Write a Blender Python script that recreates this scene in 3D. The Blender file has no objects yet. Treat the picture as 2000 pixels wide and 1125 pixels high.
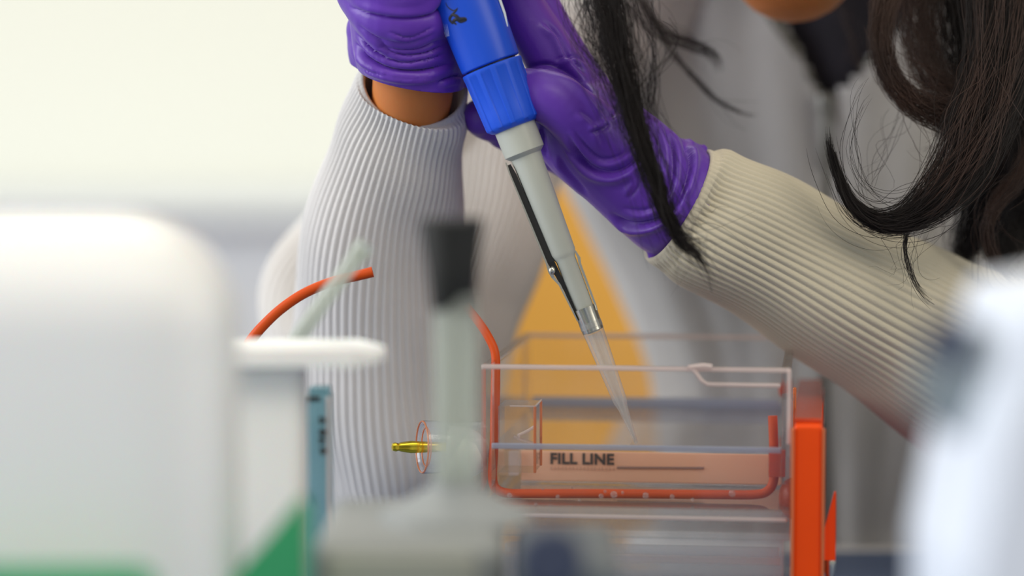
import bpy, bmesh, math, random
import numpy as np
from mathutils import Vector, Matrix
from mathutils.bvhtree import BVHTree

random.seed(7); RNG = np.random.RandomState(7)
C = bpy.context.scene.collection
S = bpy.context.scene

# ------------------------------------------------------------------ camera, world, lights, exposure
CAM = Vector((0.0, -0.87, 0.175)); PITCH = math.radians(4.0); F = 5000.0
cam_d = bpy.data.cameras.new('camera'); cam_o = bpy.data.objects.new('camera', cam_d); C.objects.link(cam_o)
cam_o.location = CAM; cam_o.rotation_euler = (math.pi/2 - PITCH, 0, 0)
cam_d.sensor_width = 36.0; cam_d.lens = 90.0; cam_d.clip_start = 0.02
cam_d.dof.use_dof = True; cam_d.dof.focus_distance = 0.868; cam_d.dof.aperture_fstop = 3.0
S.camera = cam_o
S.view_settings.view_transform = 'Standard'; S.view_settings.look = 'None'
S.view_settings.gamma = 1.0; S.view_settings.use_curve_mapping = False
S.view_settings.exposure = -0.07
S.cycles.use_denoising = True
S.cycles.max_bounces = 10; S.cycles.transparent_max_bounces = 32
S.cycles.sample_clamp_indirect = 4.0
S.cycles.caustics_reflective = False; S.cycles.caustics_refractive = False

def lin(c):
    c = c/255.0
    return c/12.92 if c <= 0.04045 else ((c+0.055)/1.055)**2.4
def rgb(r, g, b): return (lin(r), lin(g), lin(b), 1.0)

w = bpy.data.worlds.new('room_light'); S.world = w; w.use_nodes = True
w.node_tree.nodes['Background'].inputs[0].default_value = rgb(236, 238, 236)
w.node_tree.nodes['Background'].inputs[1].default_value = 0.56

def area(name, loc, target, sx, sy, power, col=(255, 255, 255)):
    l = bpy.data.lights.new(name, 'AREA'); l.shape = 'RECTANGLE'; l.size = sx; l.size_y = sy
    l.energy = power; l.color = rgb(*col)[:3]
    o = bpy.data.objects.new(name, l); C.objects.link(o); o.location = loc
    o.rotation_euler = (Vector(target) - Vector(loc)).to_track_quat('-Z', 'Y').to_euler()
    return o
area('window_light', (-1.7, -0.20, 0.7), (0.0, 0.10, 0.15), 1.4, 1.3, 37, (250, 252, 255))
area('ceiling_panel_light_far', (-0.3, 1.1, 2.2), (-0.1, 1.3, 0), 2.2, 0.9, 24, (255, 252, 240))
area('ceiling_panel_light_near', (0.2, -1.2, 1.6), (0.0, 0.0, 0), 1.2, 0.7, 12, (255, 244, 226))

area('side_fill_light', (1.3, -1.0, 0.9), (0.1, 0.2, 0.0), 0.9, 0.9, 8, (255, 246, 230))  # weak fill added from the right to brighten torso and hem, no real fixture

# ------------------------------------------------------------------ helpers
cp_, sp_ = math.cos(PITCH), math.sin(PITCH)
RIGHT = Vector((1, 0, 0)); UP = Vector((0, sp_, cp_)); FWD = Vector((0, cp_, -sp_))
def P(x, y, d):
    """a world point given by its picture position and its distance along the view axis"""
    return CAM + RIGHT*((x-1000)/F*d) + UP*((562.5-y)/F*d) + FWD*d
def pix_np(co):
    r = co - np.array(CAM)
    d = r @ np.array(FWD)
    return 1000 + F*(r @ np.array(RIGHT))/d, 562.5 - F*(r @ np.array(UP))/d, d
def R(px, d): return px/F*d

def tag(o, label=None, cat=None, group=None, kind=None):
    if label: o['label'] = label
    if cat: o['category'] = cat
    if group: o['group'] = group
    if kind: o['kind'] = kind
    return o
def empty(name, loc, label, cat, group=None):
    o = bpy.data.objects.new(name, None); C.objects.link(o); o.location = loc; o.empty_display_size = 0.01
    return tag(o, label, cat, group)
def finish(name, me, mat, parent=None, smooth=True, auto=None):
    if mat is not None and len(me.materials) == 0:
        for m in (mat if isinstance(mat, (list, tuple)) else [mat]): me.materials.append(m)
    if smooth:
        me.polygons.foreach_set('use_smooth', [True]*len(me.polygons))
    o = bpy.data.objects.new(name, me); C.objects.link(o)
    if parent is not None:
        o.parent = parent; o.matrix_parent_inverse = world(parent).inverted()
    return o
def world(o):
    m = Matrix.LocRotScale(o.location, o.rotation_euler, o.scale)
    return (world(o.parent) @ o.matrix_parent_inverse @ m) if o.parent else m
def mesh(name, vs, fs):
    me = bpy.data.meshes.new(name); me.from_pydata([tuple(v) for v in vs], [], fs); me.update(); return me
def bm_mesh(name, bm):
    me = bpy.data.meshes.new(name); bmesh.ops.recalc_face_normals(bm, faces=bm.faces[:]); bm.to_mesh(me); bm.free(); return me
def add_box(bm, c, sx, sy, sz, mat=None, bev=0.0):
    """box centred on c with half extents rotated by 3x3 mat"""
    M = Matrix.Translation(c) @ (mat.to_4x4() if mat is not None else Matrix.Identity(4)) @ Matrix.Diagonal((sx, sy, sz, 1))
    r = bmesh.ops.create_cube(bm, size=1.0, matrix=M)
    if bev > 0:
        es = list({e for v in r['verts'] for e in v.link_edges})
        bmesh.ops.bevel(bm, geom=es, offset=bev, segments=3, profile=0.5, affect='EDGES')
def box(name, c, s, mat, parent=None, rot=None, bev=0.0008, smooth=False):
    bm = bmesh.new(); add_box(bm, Vector(c), s[0], s[1], s[2], rot, bev)
    return finish(name, bm_mesh(name, bm), mat, parent, smooth)
def lathe_mesh(A, B, prof, seg=48, fn=None, closed=True, up=None):
    """prof: list of (distance along A->B, radius)"""
    A = Vector(A); B = Vector(B); ax = (B-A).normalized()
    u = ax.orthogonal().normalized() if up is None else (Vector(up) - ax*ax.dot(Vector(up))).normalized()
    v = ax.cross(u)
    vs, fs = [], []
    for i, (t, r) in enumerate(prof):
        for k in range(seg):
            a = 2*math.pi*k/seg; rr, tt = (r, t) if fn is None else fn(i, t, r, a)
            vs.append(A + ax*tt + (u*math.cos(a) + v*math.sin(a))*rr)
    n = len(prof)
    for i in range(n-1):
        for k in range(seg):
            k2 = (k+1) % seg
            fs.append((i*seg+k, i*seg+k2, (i+1)*seg+k2, (i+1)*seg+k))
    if closed:
        fs.append(tuple(range(seg))[::-1]); fs.append(tuple((n-1)*seg+k for k in range(seg)))
    return vs, fs
def lathe(name, A, B, prof, mat, parent=None, seg=48, fn=None, closed=True, up=None, smooth=True):
    vs, fs = lathe_mesh(A, B, prof, seg, fn, closed, up)
    me = mesh(name, vs, fs)
    o = finish(name, me, mat, parent, smooth)
    if smooth: edge_split(o, 35)
    return o
def edge_split(o, deg):
    m = o.modifiers.new('edge_split', 'EDGE_SPLIT'); m.split_angle = math.radians(deg)
def catmull(pts, n):
    """pts: list of equal length tuples; n samples per span"""
    a = np.array([tuple(p) for p in pts], float); a = np.vstack([2*a[0]-a[1], a, 2*a[-1]-a[-2]])
    out = []
    for i in range(1, len(a)-2):
        for k in range(n):
            t = k/n
            out.append(0.5*((2*a[i]) + (-a[i-1]+a[i+1])*t + (2*a[i-1]-5*a[i]+4*a[i+1]-a[i+2])*t*t + (-a[i-1]+3*a[i]-3*a[i+1]+a[i+2])*t**3))
    out.append(a[-2]); return np.array(out)
def pd(pts, n=8):
    """(x, y, d, r_px ...) picture points -> smooth list of (Vector, radius)"""
    c = catmull(pts, n)
    return [(P(q[0], q[1], q[2]), R(q[3], q[2])) for q in c]
def frames(pts):
    T = []
    for i in range(len(pts)):
        a = pts[max(i-1, 0)]; b = pts[min(i+1, len(pts)-1)]
        T.append((b-a).normalized())
    u = T[0].orthogonal().normalized() if abs(T[0].dot(FWD)) > .9 else (FWD - T[0]*T[0].dot(FWD)).normalized()
    fr = []
    for t in T:
        u = (u - t*u.dot(t)).normalized(); fr.append((t, u, t.cross(u)))
    return fr
def tube_mesh(pr, seg=16, caps=True, fn=None, flat=1.0):
    """pr: list of (Vector, radius); u axis points away from the camera"""
    pts = [p for p, r in pr]; fr = frames(pts); vs, fs = [], []
    n = len(pts)
    for i in range(n):
        t, u, v = fr[i]; r = pr[i][1]
        for k in range(seg):
            a = 2*math.pi*k/seg
            rr = r if fn is None else fn(i/(n-1), a, r)
            vs.append(pts[i] + u*(math.cos(a)*rr*flat) + v*(math.sin(a)*rr))
    for i in range(n-1):
        for k in range(seg):
            k2 = (k+1) % seg
            fs.append((i*seg+k, i*seg+k2, (i+1)*seg+k2, (i+1)*seg+k))
    if caps:
        fs.append(tuple(range(seg))[::-1]); fs.append(tuple((n-1)*seg+k for k in range(seg)))
    return vs, fs
def tube(name, pr, mat, parent=None, seg=16, **kw):
    vs, fs = tube_mesh(pr, seg, **kw); o = finish(name, mesh(name, vs, fs), mat, parent)
    edge_split(o, 50); return o
def merge(parts):
    V, Fs = [], []
    for vs, fs in parts:
        o = len(V); V += list(vs); Fs += [tuple(i+o for i in f) for f in fs]
    return V, Fs
def ball(c, r, sc=(1, 1, 1), seg=20):
    vs, fs = [], []
    rings = seg//2
    for i in range(1, rings):
        th = math.pi*i/rings
        for k in range(seg):
            a = 2*math.pi*k/seg
            vs.append(Vector(c) + Vector((math.sin(th)*math.cos(a)*r*sc[0], math.sin(th)*math.sin(a)*r*sc[1], math.cos(th)*r*sc[2])))
    for i in range(rings-2):
        for k in range(seg):
            k2 = (k+1) % seg
            fs.append((i*seg+k, (i+1)*seg+k, (i+1)*seg+k2, i*seg+k2))
    top = len(vs); vs.append(Vector(c)+Vector((0, 0, r*sc[2]))); vs.append(Vector(c)-Vector((0, 0, r*sc[2])))
    for k in range(seg):
        k2 = (k+1) % seg
        fs.append((top, k, k2)); b = (rings-2)*seg; fs.append((top+1, b+k2, b+k))
    return vs, fs
def chain(pts, n=5, seg=20):
    """a rounded limb through picture points (x, y, d, r)"""
    pr = pd(pts, n); out = [tube_mesh(pr, seg)]
    out.append(ball(pr[0][0], pr[0][1], seg=seg)); out.append(ball(pr[-1][0], pr[-1][1], seg=seg))
    return out
def blob_mesh(name, parts, voxel=0.0008, smooth=3):
    """one continuous skin grown over overlapping limbs"""
    V, Fs = merge(parts); me = mesh(name+'_src', V, Fs)
    o = bpy.data.objects.new(name+'_src', me); C.objects.link(o)
    bm = bmesh.new(); bm.from_mesh(me); bmesh.ops.recalc_face_normals(bm, faces=bm.faces[:]); bm.to_mesh(me); bm.free()
    m = o.modifiers.new('r', 'REMESH'); m.mode = 'VOXEL'; m.voxel_size = voxel
    m = o.modifiers.new('s', 'SMOOTH'); m.factor = 0.5; m.iterations = smooth
    dg = bpy.context.evaluated_depsgraph_get(); dg.update()
    res = bpy.data.meshes.new_from_object(o.evaluated_get(dg)); res.name = name
    bpy.data.objects.remove(o); bpy.data.meshes.remove(me); return res
def sculpt(me, strokes, facing=True):
    """press creases and raise the folds beside them: strokes = (points in picture x,y ; width px ; depth mm ; side)"""
    n = len(me.vertices); co = np.empty(n*3); me.vertices.foreach_get('co', co); co = co.reshape(-1, 3)
    no = np.empty(n*3); me.vertices.foreach_get('normal', no); no = no.reshape(-1, 3)
    x, y, d = pix_np(co); view = co - np.array(CAM); view /= np.linalg.norm(view, axis=1)[:, None]
    face = np.clip(-(no*view).sum(1)*2, 0, 1)
    disp = np.zeros(n)
    for pts, wd, dep, side in strokes:
        c = catmull(pts, 8)[:, :2]
        best = np.full(n, 1e9); sg = np.zeros(n); tt = np.zeros(n)
        for i in range(len(c)-1):
            a, b = c[i], c[i+1]; ab = b-a; L = (ab@ab)+1e-9
            t = np.clip(((x-a[0])*ab[0] + (y-a[1])*ab[1])/L, 0, 1)
            dx = x-(a[0]+t*ab[0]); dy = y-(a[1]+t*ab[1]); dd = np.hypot(dx, dy)
            cr = np.sign(ab[0]*dy - ab[1]*dx)
            m = dd < best; best[m] = dd[m]; sg[m] = cr[m]; tt[m] = (i+t[m])/(len(c)-1)
        fade = np.clip(np.minimum(tt, 1-tt)*5, 0, 1)
        s = best*sg*side
        disp += dep*0.001*fade*(0.9*np.exp(-((s-wd*1.3)/(wd*1.1))**2) - 1.0*np.exp(-(s/(wd*.6))**2))
    co += no*(disp*face)[:, None]
    me.vertices.foreach_set('co', co.ravel()); me.update()
def bisect(me, p, nrm):
    bm = bmesh.new(); bm.from_mesh(me)
    bmesh.ops.bisect_plane(bm, geom=bm.verts[:]+bm.edges[:]+bm.faces[:], plane_co=p, plane_no=nrm, clear_outer=True)
    bm.to_mesh(me); bm.free(); me.update()
def plane3(a, b, c, outward):
    n = (b-a).cross(c-a).normalized()
    return (n if n.dot(outward) > 0 else -n)
def bvh_of(*objs):
    V, Fs = [], []
    for o in objs:
        off = len(V); V += [v.co.copy() for v in o.data.vertices]; Fs += [tuple(i+off for i in p.vertices) for p in o.data.polygons]
    return BVHTree.FromPolygons(V, Fs)
def hit(bvh, x, y, lift=0.0, default=1.0):
    d = (P(x, y, 1.0)-CAM).normalized(); loc, n, i, dist = bvh.ray_cast(CAM, d)
    if loc is None: return P(x, y, default)
    return loc - d*lift

# ------------------------------------------------------------------ materials
def mat(name, col, rough=0.5, metal=0.0, noise=None, bump=None, spec=0.5, sheen=0.0, sss=0.0, coat=0.0, trans=0.0, alpha=1.0):
    m = bpy.data.materials.new(name); m.use_nodes = True; nt = m.node_tree; b = nt.nodes['Principled BSDF']
    b.inputs['Base Color'].default_value = col; b.inputs['Roughness'].default_value = rough
    b.inputs['Metallic'].default_value = metal; b.inputs['Specular IOR Level'].default_value = spec
    b.inputs['Sheen Weight'].default_value = sheen; b.inputs['Coat Weight'].default_value = coat
    b.inputs['Transmission Weight'].default_value = trans; b.inputs['Alpha'].default_value = alpha
    if sss:
        b.inputs['Subsurface Weight'].default_value = sss; b.inputs['Subsurface Scale'].default_value = 0.004
    tc = nt.nodes.new('ShaderNodeTexCoord')
    if noise:
        sc, amt = noise
        n = nt.nodes.new('ShaderNodeTexNoise'); n.inputs['Scale'].default_value = sc; n.inputs['Detail'].default_value = 5
        nt.links.new(tc.outputs['Object'], n.inputs['Vector'])
        r = nt.nodes.new('ShaderNodeValToRGB'); r.color_ramp.elements[0].position = .3; r.color_ramp.elements[1].position = .7
        r.color_ramp.elements[0].color = tuple(c*(1-amt) for c in col[:3])+(1,)
        r.color_ramp.elements[1].color = tuple(min(1, c*(1+amt)) for c in col[:3])+(1,)
        nt.links.new(n.outputs[0], r.inputs[0]); nt.links.new(r.outputs[0], b.inputs['Base Color'])
    if bump:
        sc, st, dist = bump
        n = nt.nodes.new('ShaderNodeTexNoise'); n.inputs['Scale'].default_value = sc; n.inputs['Detail'].default_value = 6
        nt.links.new(tc.outputs['Object'], n.inputs['Vector'])
        u = nt.nodes.new('ShaderNodeBump'); u.inputs['Strength'].default_value = st; u.inputs['Distance'].default_value = dist
        nt.links.new(n.outputs[0], u.inputs['Height']); nt.links.new(u.outputs[0], b.inputs['Normal'])
    return m
def clear(name, tint, ior=1.45, rough=0.04, haze=0.0, haze_col=None, gain=1.0):
    """clear plastic or water: see-through with a Fresnel reflection and, if wanted, a little milkiness"""
    m = bpy.data.materials.new(name); m.use_nodes = True; nt = m.node_tree; nt.nodes.clear()
    out = nt.nodes.new('ShaderNodeOutputMaterial'); t = nt.nodes.new('ShaderNodeBsdfTransparent'); t.inputs[0].default_value = tint
    g = nt.nodes.new('ShaderNodeBsdfGlossy'); g.inputs['Roughness'].default_value = rough
    f = nt.nodes.new('ShaderNodeFresnel'); gm = nt.nodes.new('ShaderNodeNewGeometry')      # same reflection from both faces of the thin sheet
    mr = nt.nodes.new('ShaderNodeMapRange'); mr.inputs['To Min'].default_value = ior; mr.inputs['To Max'].default_value = 1/ior
    nt.links.new(gm.outputs['Backfacing'], mr.inputs['Value']); nt.links.new(mr.outputs[0], f.inputs[0])
    mx = nt.nodes.new('ShaderNodeMixShader')
    base = t
    if haze > 0:
        d = nt.nodes.new('ShaderNodeBsdfDiffuse'); d.inputs[0].default_value = haze_col or rgb(240, 240, 238)
        tr = nt.nodes.new('ShaderNodeBsdfTranslucent'); tr.inputs[0].default_value = haze_col or rgb(240, 240, 238)
        a = nt.nodes.new('ShaderNodeMixShader'); a.inputs[0].default_value = 0.5
        nt.links.new(d.outputs[0], a.inputs[1]); nt.links.new(tr.outputs[0], a.inputs[2])
        h = nt.nodes.new('ShaderNodeMixShader'); h.inputs[0].default_value = haze
        nt.links.new(t.outputs[0], h.inputs[1]); nt.links.new(a.outputs[0], h.inputs[2]); base = h
    if gain != 1.0:
        mu = nt.nodes.new('ShaderNodeMath'); mu.operation = 'MULTIPLY'; mu.inputs[1].default_value = gain
        nt.links.new(f.outputs[0], mu.inputs[0]); nt.links.new(mu.outputs[0], mx.inputs[0])
    else: nt.links.new(f.outputs[0], mx.inputs[0])
    nt.links.new(base.outputs[0], mx.inputs[1]); nt.links.new(g.outputs[0], mx.inputs[2]); nt.links.new(mx.outputs[0], out.inputs[0])
    return m
M = dict(
    wall=mat('cream_wall', rgb(240, 240, 228), .8, bump=(60, .1, .002)),
    band=mat('blue_grey_counter', rgb(207, 212, 221), .6, noise=(3, .03)),
    floor=mat('grey_floor', rgb(150, 150, 150), .5, noise=(6, .06)),
    bench=mat('blue_bench_top', rgb(90, 110, 146), .45, noise=(18, .08)),
    glove=mat('purple_nitrile', rgb(94, 45, 164), .42, noise=(28, .12), bump=(900, .12, .0004), sheen=.15, spec=.45),
    skin=mat('skin', rgb(204, 122, 58), .5, noise=(40, .08), bump=(500, .1, .0005), sss=.25),
    lips=mat('lips', rgb(170, 90, 80), .4),
    knit=mat('pale_ribbed_knit', rgb(212, 208, 203), .9, noise=(35, .05), bump=(1500, .35, .0005), sheen=.3),
    knit_warm=mat('warm_ribbed_knit', rgb(196, 187, 164), .9, noise=(35, .05), bump=(1500, .35, .0005), sheen=.3),
    knit_body=mat('grey_knit', rgb(176, 174, 172), .9, noise=(30, .07), bump=(900, .3, .0006), sheen=.2),
    shirt=mat('dark_shirt', rgb(24, 20, 30), .9, noise=(60, .2)),
    tape=mat('zip_tape', rgb(96, 94, 84), .8, noise=(300, .2)),
    zipm=mat('zip_metal', rgb(150, 150, 145), .35, metal=.9, noise=(90, .1)),
    hair=mat('dark_hair', rgb(20, 12, 10), .42, noise=(60, .25), spec=.28),
    hair_br=mat('brown_hair', rgb(56, 36, 27), .42, noise=(60, .25), spec=.35),
    eye=mat('eye_white', rgb(235, 232, 228), .2, noise=(50, .02)), iris=mat('iris', rgb(40, 24, 16), .2),
    blue=mat('blue_plastic', rgb(10, 76, 205), .38, noise=(20, .04), bump=(600, .05, .0003)),
    blue2=mat('blue_collar_plastic', rgb(26, 86, 218), .42, noise=(20, .04), bump=(600, .05, .0003)),
    grey=mat('warm_grey_plastic', rgb(186, 188, 176), .35, noise=(15, .03), spec=.5),
    chrome=mat('ejector_steel', rgb(190, 188, 178), .18, metal=1.0, noise=(30, .05)),
    dark=mat('black_slot', rgb(22, 21, 19), .5),
    ink=mat('marker_ink', rgb(10, 12, 30), .5), white=mat('white_print', rgb(228, 232, 240), .5),
    tip=clear('clear_tip', (.96, .96, .95, 1), 1.45, .06, haze=.24, gain=1.6),
    acryl=clear('clear_acrylic', (.99, .985, .982, 1), 1.40, .03, haze=.02, haze_col=rgb(240, 225, 215)),
    acryl_base=clear('clear_acrylic_base', (.97, .975, .98, 1), 1.40, .08, haze=.24, haze_col=rgb(240, 242, 242)),
    edge=clear('polished_acrylic_edge', (.95, .9, .88, 1), 1.5, .12, haze=.62, haze_col=rgb(250, 236, 230), gain=1.2),
    edge_or=clear('orange_acrylic_edge', (1, .75, .55, 1), 1.5, .12, haze=.72, haze_col=rgb(240, 150, 90), gain=1.2),
    water=clear('buffer_surface', (.99, .985, .98, 1), 1.33, .015, haze=.03, haze_col=rgb(235, 215, 200), gain=1.5),
    menis=clear('meniscus', (.85, .88, .95, 1), 1.4, .1, haze=.6, haze_col=rgb(215, 224, 242)),
    peach=clear('peach_tray', (1, .86, .72, 1), 1.2, .3, haze=.96, haze_col=rgb(255, 216, 188), gain=.5),
    peach_floor=clear('peach_floor', (1, .93, .86, 1), 1.2, .3, haze=.35, haze_col=rgb(255, 222, 190), gain=.5),
    socket=clear('socket_clear', (.95, .96, .98, 1), 1.5, .1, haze=.22, haze_col=rgb(225, 228, 238), gain=1.6),
    orange=mat('orange_acrylic', rgb(238, 74, 0), .3, noise=(30, .06), spec=.3),
    orange_soft=clear('orange_acrylic_top', (.98, .62, .45, 1), 1.4, .25, haze=.62, haze_col=rgb(238, 118, 72)),
    rubber=mat('orange_rubber', rgb(202, 74, 10), .45, spec=.3, noise=(60, .08), bump=(700, .1, .0003)),
    drop=clear('water_drop', (.95, .9, .88, 1), 1.5, .03, haze=.12, gain=2.2),
    gold=mat('gold_plated', rgb(235, 205, 60), .22, metal=1.0, noise=(50, .05)),
    print=mat('black_print', rgb(45, 38, 36), .6), printb=mat('brown_print', rgb(140, 108, 98), .6), print_mirror=mat('mirrored_print', rgb(205, 160, 135), .6),
    whitep=mat('white_plastic', rgb(242, 242, 238), .4, noise=(8, .01), sss=.2),
    milky=clear('milky_plastic', (.93, .95, .98, 1), 1.4, .2, haze=.72, haze_col=rgb(240, 243, 248)),
    green=mat('green_plastic', rgb(58, 166, 108), .4, noise=(10, .05)),
    teal=clear('teal_plastic', (.62, .8, .84, 1), 1.45, .08, haze=.5, haze_col=rgb(150, 192, 200)),
    black=mat('black_rubber', rgb(22, 21, 15), .6, noise=(40, .15)),
    rod=clear('grey_green_rod', (.85, .88, .85, 1), 1.4, .12, haze=.55, haze_col=rgb(214, 219, 208)),
    base=mat('grey_instrument', rgb(150, 153, 150), .5, noise=(14, .04)),
    beige=mat('beige_panel', rgb(172, 172, 158), .5, noise=(14, .04)),
    navy=mat('navy_knob', rgb(52, 60, 82), .45, noise=(20, .06)),
    chair=mat('orange_chair', rgb(255, 190, 84), .6, noise=(20, .03)),
    steel=mat('brushed_steel', rgb(175, 176, 178), .3, metal=1, noise=(60, .1)),
    pgrey=mat('pale_instrument', rgb(228, 234, 244), .45, noise=(8, .02)),
    dgrey=mat('dark_grey_instrument', rgb(104, 110, 112), .5, noise=(8, .04)),
    mgrey=mat('mid_grey_instrument', rgb(150, 154, 154), .5, noise=(8, .04)),
)

# ------------------------------------------------------------------ setting
def struct(o): o['kind'] = 'structure'; return o
struct(box('wall_back', (0, 2.06, .9), (7, .1, 3.4), M['wall'], bev=0))
ZB = -0.85
struct(box('floor', (0, .2, ZB-.05), (7, 5.2, .1), M['floor'], bev=0))
# a pale blue-grey counter unit along the back wall
co = empty('wall_counter', (0, 1.75, ZB), 'pale blue-grey counter running along the cream wall far behind', 'counter')
box('counter_body', (0, 1.78, (ZB+.068)/2), (6.6, .44, .068-ZB), M['band'], co, bev=.004)
box('worktop', (0, 1.765, .074), (6.6, .47, .012), M['band'], co, bev=.006)
for i in range(7):
    box('counter_door', (-2.7+i*.9, 1.552, -.40), (.893, .016, .86), M['band'], co, bev=.003)
# bench
be = empty('lab_bench', (0, -.2, ZB), 'blue-grey topped laboratory bench under the gel tank', 'bench')
box('bench_top', (0, -.46, -.0155), (2.4, 1.195, .031), M['bench'], be, bev=.003)
for sx in (-1.1, 1.1):
    for sy in (-.98, .06):
        box('leg', (sx, sy, (ZB-.031)/2), (.05, .05, -ZB-.031), M['steel'], be, bev=.002)
box('rail', (0, .06, -.07), (2.15, .03, .06), M['steel'], be, bev=.002)

# ------------------------------------------------------------------ gel tank
YAW = math.radians(-7.0)
TR = Matrix.Rotation(YAW, 3, 'Z')
T0 = P(940, 712, .844)                       # near left rim corner
ZR = T0.z                                    # rim height
TO = Vector((T0.x, T0.y, 0.0))
def T(x, y, z): return TO + TR @ Vector((x, y, 0)) + Vector((0, 0, z))
W, Dp = .1015, .122; th = .003
tank = empty('gel_tank', T(W/2, Dp/2, 0), 'clear plastic gel tank with orange end panel in the middle of the bench', 'gel tank')
def tbox(name, x0, x1, y0, y1, z0, z1, m, bev=.0004, par=tank, smooth=False):
    return box(name, T((x0+x1)/2, (y0+y1)/2, (z0+z1)/2), (x1-x0, y1-y0, z1-z0), m, par, rot=TR, bev=bev, smooth=smooth)
ZD = .0440                                    # deck
fw = tbox('front_wall', 0, W, 0, th, ZD, ZR-.0015, M['acryl'])
bw = tbox('rear_wall', 0, W, Dp-th, Dp, ZD, ZR-.0015, M['acryl'])
lw = tbox('side_wall', 0, th, th, Dp-th, ZD, ZR-.0015, M['acryl'])
rw = tbox('side_wall', W-th, W, th, Dp-th, ZD, ZR-.0015, M['acryl'])
tbox('rim', 0, W, 0, th, ZR-.0015, ZR, M['edge'], par=fw)
tbox('rim', 0, W, Dp-th, Dp, ZR-.0015, ZR, M['edge'], par=bw)
tbox('rim', 0, th, th, Dp-th, ZR-.0015, ZR, M['acryl'], par=lw)
tbox('rim', W-th, W, th, Dp-th, ZR-.0015, ZR, M['acryl'], par=rw)
tbox('corner_edge', W-.0012, W+.0002, -.0004, .0012, ZD+.022, ZR-.0005, M['edge'], par=fw)
tbox('corner_edge', -.0002, .001, Dp-.0012, Dp+.0004, ZD+.022, ZR-.0005, M['edge'], par=bw)
tbox('corner_edge', W-.001, W+.0002, Dp-.0012, Dp+.0004, ZD+.022, ZR-.0005, M['edge'], par=bw)
# notched grip cut in the front wall
nt_pts = [(.068, ZR+.0004), (.0705, ZR-.0015), (.0725, ZR-.0042), (.0745, ZR-.0055), (.085, ZR-.0056), (.098, ZR-.0056)]
tube('notch_edge', [(T(x, -.0006, z), .0007) for x, z in nt_pts], M['edge'], fw, seg=8)
tube('notch_edge', [(T(x, -.0006, z), .0009) for x, z in [(.069, ZR), (.073, ZR+.0006), (.076, ZR+.0003)]], M['edge'], fw, seg=8)
# decks and reservoirs below
tbox('deck', 0, W, 0, Dp, ZD-.003, ZD, M['acryl_base'])
tbox('deck_edge', .001, W-.001, -.0006, .0006, ZD-.0035, ZD-.0022, M['edge'])
tbox('lower_deck', 0, W, .001, Dp-.001, ZD-.010, ZD-.0075, M['acryl_base'])
tbox('lower_wall', .002, W-.002, .002, .005, .004, ZD-.010, M['acryl_base'])
tbox('lower_wall', .002, W-.002, Dp-.005, Dp-.002, .004, ZD-.010, M['acryl_base'])
tbox('foot_rail', 0, W, 0, .012, .000, .004, M['acryl_base'])
tbox('foot_rail', 0, W, Dp-.012, Dp, .000, .004, M['acryl_base'])
tbox('cross_bar', .004, W-.004, .03, .034, .0235, .0265, M['acryl_base'])
tbox('cross_bar', .004, W-.004, .06, .064, .0155, .018, M['edge'])
# buffer
ZL = T(0, 0, 0).z + (CAM.z - (877-213)/F*.840)
buf = tbox('buffer_liquid', th, W-th, th, Dp-th, ZD+.0002, ZL, M['water'], bev=0)
tbox('meniscus', th, W-th, th, th+.0012, ZL-.0008, ZL+.0011, M['menis'], par=buf)
tbox('meniscus', th, W-th, Dp-th-.003, Dp-th, ZL-.0002, ZL+.0022, M['menis'], par=buf)
tbox('splash_ledge', .004, W-.006, Dp-.010, Dp-.0075, ZL+.001, ZL+.0045, M['menis'])
# orange gasket tube: hangs down the left, runs under, turns up the right
gas = [(880, 545, .868), (905, 590, .866), (932, 625, .864), (952, 655, .863), (967, 690, .862), (968, 740, .862), (967, 800, .862), (966, 860, .862), (963, 900, .862), (962, 932, .862), (968, 953, .862), (990, 963, .862),
       (1040, 964, .861), (1150, 964, .8595), (1280, 965, .857), (1400, 966, .855), (1475, 966, .854), (1500, 958, .8535), (1511, 938, .8535), (1512, 900, .8535), (1511, 860, .8535), (1509, 812, .8535)]
gr = [8.5]*5 + [9.2]*17
tube('gasket_tube', pd([g+(r,) for g, r in zip(gas, gr)], 6), M['rubber'], tank, seg=20)
# gel tray with printed fill line, standing in the tank (a thing of its own)
y1 = .052
tray = empty('gel_tray', T(W/2, y1+.03, ZD), 'peach tinted gel tray with black FILL LINE print inside the clear tank', 'gel tray')
def on_plate(px, py, off=.0003):
    """point on the tray end plate seen at a picture position"""
    n = TR @ Vector((0, 1, 0)); p0 = T(0, y1-off, 0); d = (P(px, py, 1)-CAM)
    return CAM + d*((p0-CAM).dot(n)/d.dot(n))
zt = on_plate(1240, 884).z; zb_ = max(on_plate(1240, 945).z, ZD+.001)
xa, xb = .0070, .0985
tp = tbox('end_plate', xa, xb, y1, y1+.002, zb_, zt, M['peach'], par=tray)
tbox('tray_floor', xa, xb, y1+.002, y1+.060, ZD+.0005, ZD+.003, M['acryl'], par=tray)
tbox('side_strip', xa-.0042, xa-.0006, y1-.002, y1+.06, ZD+.003, zt, M['edge'], par=tray)
tbox('side_strip', xb+.0006, xb+.003, y1-.002, y1+.06, ZD+.003, zt, M['acryl_base'], par=tray)
tbox('base_strip', xa, xb, y1-.001, y1-.0002, ZD+.0006, zb_, M['acryl_base'], par=tray)
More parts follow.
